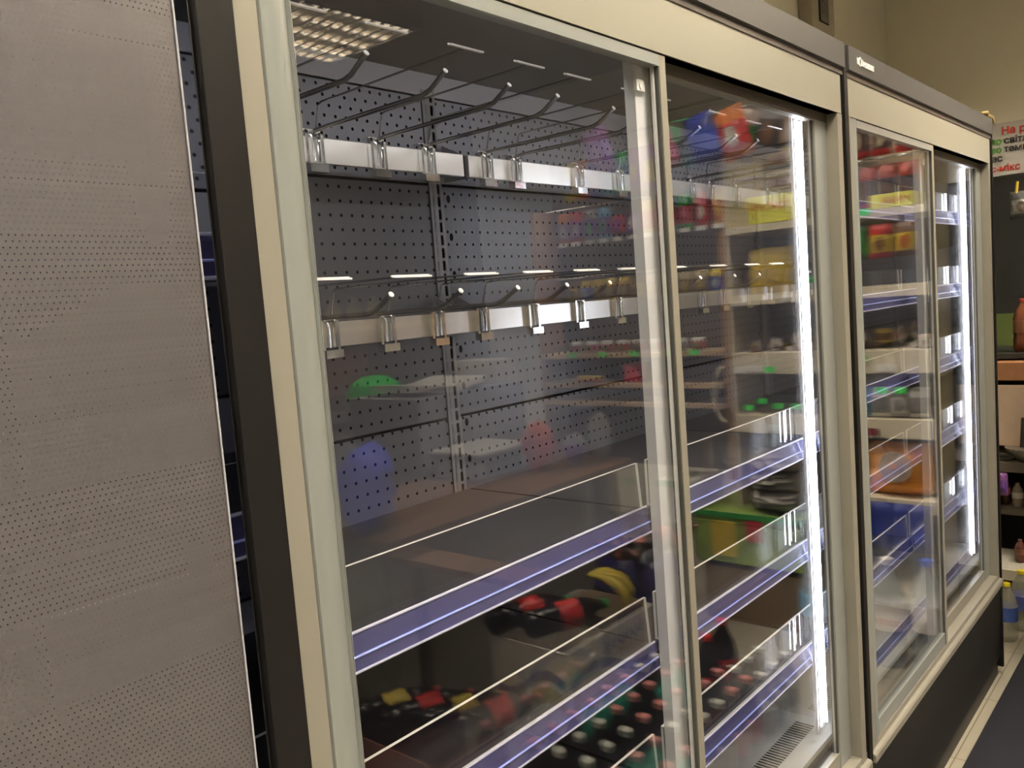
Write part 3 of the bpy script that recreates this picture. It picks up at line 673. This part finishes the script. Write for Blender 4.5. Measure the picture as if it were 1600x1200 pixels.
# counter desk
t = thing('shop_counter', 'brown-topped shop counter with cream front mirrored in the first case', 'counter', (2.5, R(1.77), 0))
box('counter_top', (1.74, 3.23, R(2.10), R(1.44), .715, .75), mat('brown_counter_board', (.17, .085, .04), .4, 0, .2, 9), t, bevel=.003)
box('counter_front', (1.80, 3.17, R(1.52), R(1.50), .0, .714), mat('cream_counter_panel', (.30, .275, .23), .6, 0, .04), t)
for x in (1.80, 3.15): box('counter_side', (x, x+.02, R(2.08), R(1.525), 0, .714), mat('cream_counter_panel', (.44, .40, .33), .6), t)
t = thing('wooden_bench', 'narrow brown wooden bench before the counter', 'bench', (1.9, R(1.2), 0))
box('bench_top', (1.80, 1.93, R(1.42), R(.93), .66, .682), mat('brown_bench_board', (.11, .055, .03), .45, 0, .2, 9), t, bevel=.002)
for y in (1.39,): box('bench_leg', (1.80, 1.83, R(y+.015), R(y-.015), 0, .66), mat('dark_leg', (.08, .06, .05), .5), t)
t = thing('shop_scale', 'grey shop scale with a flat tray on the brown counter', 'scale', (2.70, R(1.90), .75))
box('scale_body', (2.55, 2.86, R(2.04), R(1.78), .752, .845), mat('grey_scale', (.35, .36, .34), .4), t, bevel=.012)
box('scale_display', (2.59, 2.82, R(1.779), R(1.773), .772, .83), mat('dark_display', (.03, .04, .05), .15), t)
box('scale_tray', (2.53, 2.88, R(2.06), R(1.75), .862, .876), mat('scale_tray_steel', (.62, .62, .58), .35, .4), t, bevel=.004)
box('tray_stand', (2.66, 2.76, R(1.95), R(1.86), .845, .862), mat('grey_scale', (.35, .36, .34), .4), t)
o, b = carton('grey_cabinet', 'cabinet', 'low grey cabinet behind the scale with papers on it', (2.55, 3.30, R(2.60), R(2.13), .0, 1.10), mat('grey_cabinet', (.22, .22, .23), .5))
for i in range(5):
    bm = nb(); g = []
    for a in range(9):
        rowv = []
        for b_ in range(2):
            x = 2.60+a*.055+i*.012; rowv.append((x, R(2.16+.36*b_+i*.008), 1.115+i*.006+.012*math.cos(a*.8)))
        g.append(rowv)
    vt = [[bm.verts.new(p) for p in r] for r in g]; vb_ = [[bm.verts.new((p[0], p[1], p[2]-.002)) for p in r] for r in g]
    for a in range(8): bm.faces.new((vt[a][0], vt[a+1][0], vt[a+1][1], vt[a][1])); bm.faces.new((vb_[a][0], vb_[a][1], vb_[a+1][1], vb_[a+1][0]))
    for a in range(8):
        bm.faces.new((vt[a][0], vb_[a][0], vb_[a+1][0], vt[a+1][0])); bm.faces.new((vt[a][1], vt[a+1][1], vb_[a+1][1], vb_[a][1]))
    bm.faces.new((vt[0][0], vt[0][1], vb_[0][1], vb_[0][0])); bm.faces.new((vt[8][0], vb_[8][0], vb_[8][1], vt[8][1]))
    tag(obj('paper_sheet', bm, mat('white_paper', (.80, .78, .74), .6)), 'white paper sheet in the pile on the grey cabinet, %s from the bottom' % words_[i], 'paper', 'papers on the cabinet')
for nm, cat, lb, x, y, z, w, h, d, cc in [
    ('blue_bag', 'bag', 'bright blue plastic bag standing at the end of the counter', 1.82, 1.62, .751, .26, .30, .18, ((.08, .12, 1.0), (.06, .12, 1.0), (.05, .10, .8))),
    ('red_bag', 'bag', 'red plastic bag on the counter beside the scale', 2.86, 1.70, .751, .20, .22, .14, (RED, (.7, .12, .05), (.5, .03, .05))),
    ('purple_pouch', 'bag', 'purple and yellow pouch on the counter near the red bag', 3.02, 1.62, .751, .16, .14, .10, (PUR, GRY, YEL)),
    ('flower_wrap', 'bag', 'grey film wrapped bunch at the counter corner', 3.14, 1.56, .751, .13, .22, .10, (GRY, (.4, .36, .3), GRN))]:
    packet(nm, cat, lb, x, R(y), z, w, h, d, cc, rz=PI/3, seed=int(w*999))
carton('beige_carton', 'carton', 'beige carton on the cabinet behind the red bag', (3.13, 3.28, R(2.45), R(2.16), 1.101, 1.22), mat('beige_card', (.48, .42, .33), .6))
# things by the opposite wall
t = thing('wall_shelf', 'pale wall shelf with jars on the opposite wall', 'shelf', (3.3, YO+.12, 1.2)); box('shelf_board', (2.6, 4.2, YO+.001, YO+.22, 1.40, 1.43), SHELFM, t)
for i in range(6): bottle(2.8+i*.16, YO+.11, 1.431, .18, .045, (.55, .5, .4), (.7, .65, .5), (.5, .5, .45), 'pale jars in a line on the wall shelf', 'jars on the wall shelf')
o = obj('green_bowl', (lambda b: (lathe(b, [(.06, 0), (.11, .02), (.15, .08), (.13, .15), (.06, .19)], n=20), b)[-1])(nb()), mat('green_plastic', (.04, .55, .10), .3), smooth=True); o.location = (2.86, R(2.78), .985)
tag(o, 'bright green plastic bowl upturned on the back table', 'bowl')
t = thing('back_table', 'dark table against the opposite wall', 'table', (2.75, R(2.85), 0)); box('table_top', (2.3, 3.2, R(3.05), R(2.66), 0.948, .982), mat('dark_table', (.08, .075, .08), .5), t)
for x in (2.34, 3.12): box('table_leg', (x, x+.04, R(3.0), R(2.96), 0, .947), mat('dark_table', (.08, .075, .08), .5), t)
t = thing('notice_sheet', 'pink and white notice sheet on the opposite wall', 'notice', (3.5, YO+.002, 1.1)); box('sheet', (3.15, 3.60, YO+.001, YO+.004, 1.0, 1.30), mat('pink_paper', (.55, .42, .42), .6, 0, .1), t)

# bottles, boxes and fruit on the floor of the shop
COLA, REDC = (.012, .008, .008), (.65, .03, .03)
k = 0
for i in range(8):
    for j in range(5):
        x = 1.66+i*.092; y = .44+j*.092
        kind = (i//3+j//2) % 3
        if kind == 0: bottle(x, R(y), .002, .30, .043, (.03, .30, .22), (.65, .20, .18), (.55, .25, .22), 'green bottle with a pink cap in the block of bottles on the floor', 'green bottles with pink caps on the floor')
        elif kind == 1: bottle(x, R(y), .002, .30, .043, COLA, (.45, .40, .36), (.62, .62, .55), 'dark bottle with a white cap in the block of bottles on the floor', 'dark bottles with white caps on the floor')
        else: bottle(x, R(y), .002, .30, .043, COLA, (.5, .05, .05), (.60, .22, .20), 'dark bottle with a rosy cap in the block of bottles on the floor', 'dark bottles with rosy caps on the floor')
for (x, y, w_) in ((2.62, .68, 'farther from'), (2.47, .66, 'nearer to')): bottle(x, R(y), .002, .33, .05, COLA, REDC, REDC, 'cola bottle with a red cap standing beyond the bottle block, %s it' % w_, 'cola bottles with red caps')
for i in range(6): bottle(2.41+.09*(i % 3), R(.44+.09*(i//3)), .002, .27, .04, (.2, .2, .2), (.5, .5, .48), (.75, .75, .70), 'clear grey bottle with a white cap at the edge of the bottle block', 'grey bottles with white caps', clear=True)
# banana carton
def open_box(name, label, d, m, stripe=None):
    t = thing(name, label, 'carton', ((d[0]+d[1])/2, (d[2]+d[3])/2, d[4])); x0, x1, y0, y1, z0, z1 = d
    bm = nb(); bx(bm, x0, x1, y0, y1, z0, z0+.01)
    for a in ((x0, x0+.008, y0, y1), (x1-.008, x1, y0, y1), (x0+.008, x1-.008, y0, y0+.008), (x0+.008, x1-.008, y1-.008, y1)): bx(bm, *a, z0+.01, z1)
    obj('carton_walls', bm, m, t)
    return t
CARD = mat('white_banana_card', (.78, .74, .64), .6, 0, .06)
t = open_box('banana_carton', 'white banana carton printed with blue and yellow waves, bottles and bananas in it', (2.10, 2.64, R(1.36), R(1.02), .0, .33), CARD)
def wave(name, col, z0, amp, w, face):
    bm = nb(); n = 24
    for a in range(n):
        u0, u1 = a/n, (a+1)/n
        def zz(u): return z0+amp*math.sin(u*PI*1.6+.4)
        if face == 'x': pts = [(2.098, R(1.03+.31*u), zz(u)+s) for u, s in ((u0, -w), (u1, -w), (u1, w), (u0, w))]
        else: pts = [(2.11+.52*u, R(1.018), zz(u)+s) for u, s in ((u0, -w), (u1, -w), (u1, w), (u0, w))]
        bm.faces.new([bm.verts.new(p) for p in pts])
    bmesh.ops.remove_doubles(bm, verts=bm.verts, dist=.0001)
    obj(name, bm, mat('print_'+name, col, .5, 0, .05), t)
for face in 'xy':
    wave('yellow_wave', (.62, .42, .06), .12, .05, .03, face); wave('blue_wave', (.06, .09, .30), .19, .05, .018, face)
text('carton_lettering', 'BANANAS', .06, mat('blue_print', (.08, .10, .28), .5), t, (2.30, R(1.0145), .255), (PI/2, 0, 0))
bottle(2.08, R(1.34), .385, .33, .05, COLA, REDC, GRN, 'cola bottle with a green cap lying nearest the counter in the banana carton', 'cola bottles lying in the banana carton', tilt=(PI/2-.02, 0, 1.95))
bottle(2.12, R(1.20), .385, .33, .05, COLA, REDC, GRN, 'cola bottle with a green cap lying at the front of the banana carton', 'cola bottles lying in the banana carton', tilt=(PI/2-.02, 0, 1.95))
BAN = mat('banana_skin', (.62, .48, .06), .4, 0, .15, 20)
for i in range(4):
    bm = nb(); a0 = .1+i*.45
    pts = [(2.46+.15*math.sin(u*1.9)*math.cos(a0)*1.1, R(1.18)+.15*math.sin(u*1.9)*math.sin(a0), .47-.115*u*u) for u in [k/8 for k in range(9)]]
    tube(bm, pts, [.005, .008, .014, .017, .018, .018, .016, .012, .006], 8)
    tag(obj('banana', bm, BAN, smooth=True), 'ripe yellow banana in the bunch on the banana carton', 'banana', 'bunch of bananas')
bm = nb(); bx(bm, 2.40, 2.62, R(1.30), R(1.04), .30, .345)
tag(obj('carton_lining', bm, mat('brown_card', (.20, .14, .085), .7)), 'brown card lining under the bananas', 'cardboard')
# second carton with bottles in shrink wrap
t = open_box('red_carton', 'low red and brown carton of bottles nearest the first case on the floor', (1.50, 1.78, R(1.42), R(1.02), .0, .22), mat('red_brown_card', (.20, .06, .04), .6, 0, .2))
for i in range(4):
    bottle(1.50+.045*i, R(1.40-.105*i), .268, .30, .042, COLA, REDC if i % 2 else (.65, .5, .08), (.55, .05, .04), 'cola bottle lying on the red carton, %s of the heap' % words_[i], 'cola bottles on the red carton', tilt=(PI/2, 0, 1.9))
packet('green_sack', 'sack', 'dark green plastic sack on the floor behind the red carton', 1.45, R(1.62), .0, .45, .45, .35, ((.03, .16, .05), (.02, .12, .04), (.04, .22, .07)), seed=9)
packet('purple_sack', 'sack', 'dark purple sack of pink-labelled bottles behind the banana carton', 2.85, R(1.22), .0, .40, .46, .30, ((.06, .05, .22), (.05, .04, .2), (.05, .04, .12)), seed=12)
for i in range(7):
    bottle(2.70+.075*(i % 4), R(1.12+.10*(i//4)), .475+.03*(i % 2), .20, .026, (.06, .05, .04), (.60, .22, .20), (.62, .28, .26), 'small dark bottle with a pink label lying on the purple sack', 'small pink-labelled bottles', tilt=(PI/2-.3, .3, 1.2+.6*i))
# big water bottles standing by the last case door
for (x, y, cp, nm) in ((3.27, .365, WHT, 'big clear water bottle with a white cap and white label band'), (3.30, .49, WHT, 'big clear water bottle with a white cap beside the cola bottle'), (3.31, .232, BLU, 'big water bottle with a blue cap nearest the case row')):
    bottle(x, R(y), .002, .42, .062, (.40, .46, .50), (.72, .68, .66), cp, nm, clear=True)
text('label_lettering', 'ПОЛТАВСЬКА', .030, mat('red_print', (.6, .08, .03), .5), None, (3.203, R(.30), .18), (PI/2, 0, -PI/2))
bpy.data.objects['label_lettering'].parent = None
bottle(3.13, R(.43), .002, .33, .048, COLA, REDC, REDC, 'cola bottle with a red label before the big water bottles')
bottle(3.30, R(.615), .002, .38, .056, (.40, .46, .50), SKY, BLU, 'water bottle with blue cap and blue label beside the cream unit', clear=True)

# ------------------------------------------------------------------ the far corner seen directly past the end of the cases
t = thing('rubber_mat', 'black rubber mat on the floor along the foot of the cases', 'mat', (3.0, -.15, 0))
bm = nb(); v = [bm.verts.new(p) for p in ((2.30, -.034, .001), (3.95, -.036, .001), (3.95, -.27, .001), (2.30, -.27, .001))]
vt = [bm.verts.new((p.co.x, p.co.y, .010)) for p in v]; bm.faces.new(vt)
for i in range(4): bm.faces.new((v[i], v[(i+1) % 4], vt[(i+1) % 4], vt[i]))
obj('mat_sheet', bm, mat('black_rubber', (.012, .012, .016), .5, 0, .2, 60, spec=.25), t)
bm = nb(); bx(bm, 3.20, 3.36, -.21, -.155, .0101, .0125); obj('worn_patch', bm, mat('gritty_patch', (.17, .16, .13), .8, 0, .5, 160), t)
# sign
t = thing('price_sign', 'white sign with red and green lettering on the far wall', 'sign', (XW-.004, .1, 1.93))
box('sign_board', (XW-.010, XW-.003, -.55, .33, 1.935, 2.185), mat('white_board', (.58, .55, .50), .5, 0, .03), t)
REDP, GRNP, BLKP = mat('red_letters', (.55, .03, .02), .5), mat('green_letters', (.08, .38, .04), .5), mat('black_letters', (.03, .03, .03), .5)
def sgn(s_, y, z, m, sz=.048): return text('sign_lettering', s_, sz, m, t, (XW-.0125, y, z), (PI/2, 0, -PI/2), bold=True, sx=1.0)
sgn('На розлив', .225, 2.130, REDP)
for w_, z in (('Пиво', 2.085), ('Пиво', 2.045)): sgn(w_, .330, z, GRNP, .043)
sgn('світле', .215, 2.085, BLKP, .043); sgn('темне', .215, 2.045, BLKP, .043)
sgn('Квас', .322, 2.003, BLKP, .043); sgn('Айс-мікс', .330, 1.955, REDP, .043)
# dark kiosk shelving beneath the sign
t = thing('drinks_kiosk', 'dark kiosk of shelves under the white sign', 'kiosk', (4.6, 0, 0))
KM = mat('kiosk_black', (.018, .018, .015), .5)
box('kiosk_back', (XW-.03, XW-.004, -.60, .34, 0, 1.93), KM, t)
box('kiosk_side', (4.30, XW-.03, .31, .34, 0, 1.93), KM, t)
box('kiosk_shelf', (4.30, XW-.03, -.60, .31, 1.08, 1.10), KM, t)
box('green_panel', (XW-.034, XW-.0305, -.30, .30, .98, 1.26), mat('olive_green_panel', (.10, .13, .03), .5), t)
box('green_pipe', (4.30, 4.32, .285, .30, .70, 1.92), mat('dark_green_pipe', (.01, .05, .03), .25), t, bevel=.004)
box('kiosk_counter', (4.12, XW-.03, -.60, .31, .60, .64), mat('grey_kiosk_top', (.14, .12, .09), .5), t)
box('kiosk_shelf', (4.16, XW-.03, -.60, .31, .40, .42), mat('grey_kiosk_top', (.14, .12, .09), .5), t)
bottle(4.42, .085, 1.101, .24, .042, (.16, .05, .02), (.20, .07, .03), (.45, .05, .04), 'brown keg bottle with a red cap on the kiosk shelf')
carton('wooden_tray', 'tray', 'tan wooden tray on the kiosk under the brown bottle', (4.22, 4.52, -.10, .18, .99, 1.07), mat('tan_tray', (.36, .17, .08), .5, 0, .2))
t2 = thing('framed_picture', 'pale landscape print with black curved struts before it on the kiosk', 'picture', (4.22, .0, .64))
box('print_sheet', (4.215, 4.225, -.25, .165, .70, .97), mat('pale_landscape_print', (.62, .46, .34), .6, 0, .25, 8), t2)
bm = nb(); tube(bm, [(4.19, .17-.27*math.sin(a), .64+.30*(1-math.cos(a))) for a in [k*PI/16 for k in range(9)]], .014, 8); tube(bm, [(4.19, .06, .655), (4.19, .05, .83)], .012, 8); tube(bm, [(4.19, .16, .66), (4.19, -.02, .66)], .010, 8)
obj('curved_strut', bm, KM, t2, smooth=True)
t3 = thing('steel_colander', 'steel colander with bright holes on the kiosk counter', 'colander', (4.2, .03, .641))
bm = nb(); lathe(bm, [(.05, .0), (.08, .03), (.10, .06)], 4.2, .03, 20); obj('colander_bowl', bm, mat('colander_steel', (.35, .33, .28), .3, .8, .8, 90), t3, world=False, smooth=True)
for ch in t3.children: ch.location = (-4.2, -.03, 0)
packet('purple_packet', 'packet', 'purple packet hanging below the kiosk counter', 4.10, .125, .50, .05, .10, .04, (PUR, (.3, .1, .35), PUR), seed=3)
for i in range(5): bottle(4.24+.03*(i % 2), .20-i*.055, .421, .15-.02*(i % 3), .022, random.choice([(.3, .25, .2), (.08, .03, .02)]), random.choice([(.6, .55, .5), (.55, .15, .05)]), (.3, .1, .05), 'small label bottle on the kiosk lower shelf, %s from the case row' % words_[i], 'small bottles on the kiosk lower shelf')
t4 = thing('white_wire_shelf', 'white perforated low shelf over the yellow-capped bottles', 'shelf', (4.2, .05, .2))
box('shelf_plate', (3.98, 4.28, -.5, .19, .195, .21), mat('white_perforated', (.55, .52, .44), .4, 0, .5, 120), t4)
box('front_lip', (3.965, 3.98, -.5, .19, .165, .21), SHELFM, t4)
for x in (4.0, 4.25): box('shelf_leg', (x, x+.02, .165, .185, .0, .195), SHELFM, t4)
LEM = (.42, .40, .28)
bottle(3.72, .045, .001, .235, .040, LEM, (.05, .09, .30), (.85, .70, .03), 'lemonade bottle with a yellow cap and blue label nearest the case on the floor', clear=True)
bottle(3.86, .015, .001, .25, .043, LEM, (.10, .12, .35), (.85, .70, .03), 'lemonade bottle with a yellow cap and orange sticker behind the first one', clear=True)
bottle(3.99, -.01, .001, .26, .043, LEM, (.1, .1, .1), (.85, .70, .03), 'lemonade bottle with a yellow cap, last of the three on the floor', clear=True)
bottle(4.10, .06, .211, .10, .022, (.10, .03, .02), (.2, .08, .05), (.1, .05, .04), 'little brown bottle on the white perforated shelf')
packet('clear_net_bag', 'bag', 'small clear bag of goods hanging in the kiosk under the white sign', 4.40, .075, 1.70, .10, .12, .06, ((.30, .30, .28), (.12, .12, .12), (.20, .16, .13)), seed=21)
bm = nb(); tube(bm, [(4.36, .092, 1.81), (4.36, .087, 1.86)], .006, 8); tag(obj('yellow_peg', bm, mat('yellow_plastic', (.5, .35, .03), .4)), 'yellow plastic peg hanging above the clear bag in the kiosk', 'peg')
# paper twist lying on top of the last case
bm = nb(); tube(bm, [(3.24, -.004, 2.006), (3.30, -.010, 2.013), (3.34, .0, 2.010), (3.385, -.008, 2.006), (3.398, -.014, 1.985)], [.003, .006, .008, .007, .003], 8)
tag(obj('twisted_ribbon', bm, mat('gold_ribbon', (.28, .21, .08), .5, .2, .5, 80), smooth=True), 'yellow twisted ribbon lying on the top corner of the last case', 'ribbon')
# the water bottle's lettering belongs to that bottle
lb = bpy.data.objects['label_lettering']
for o in list(bpy.data.objects):
    if o.get('label') == 'big clear water bottle with a white cap and white label band':
        lb.parent = o; lb.location = Vector((3.203, R(.30), .18)) - Vector(o.location)
# the prototypes' marks stay unique: nothing is left unlabelled
for o in list(bpy.data.objects):
    if o.parent is None and o.type in ('EMPTY', 'MESH') and o.get('label') == 'x': print('UNLABELLED', o.name)
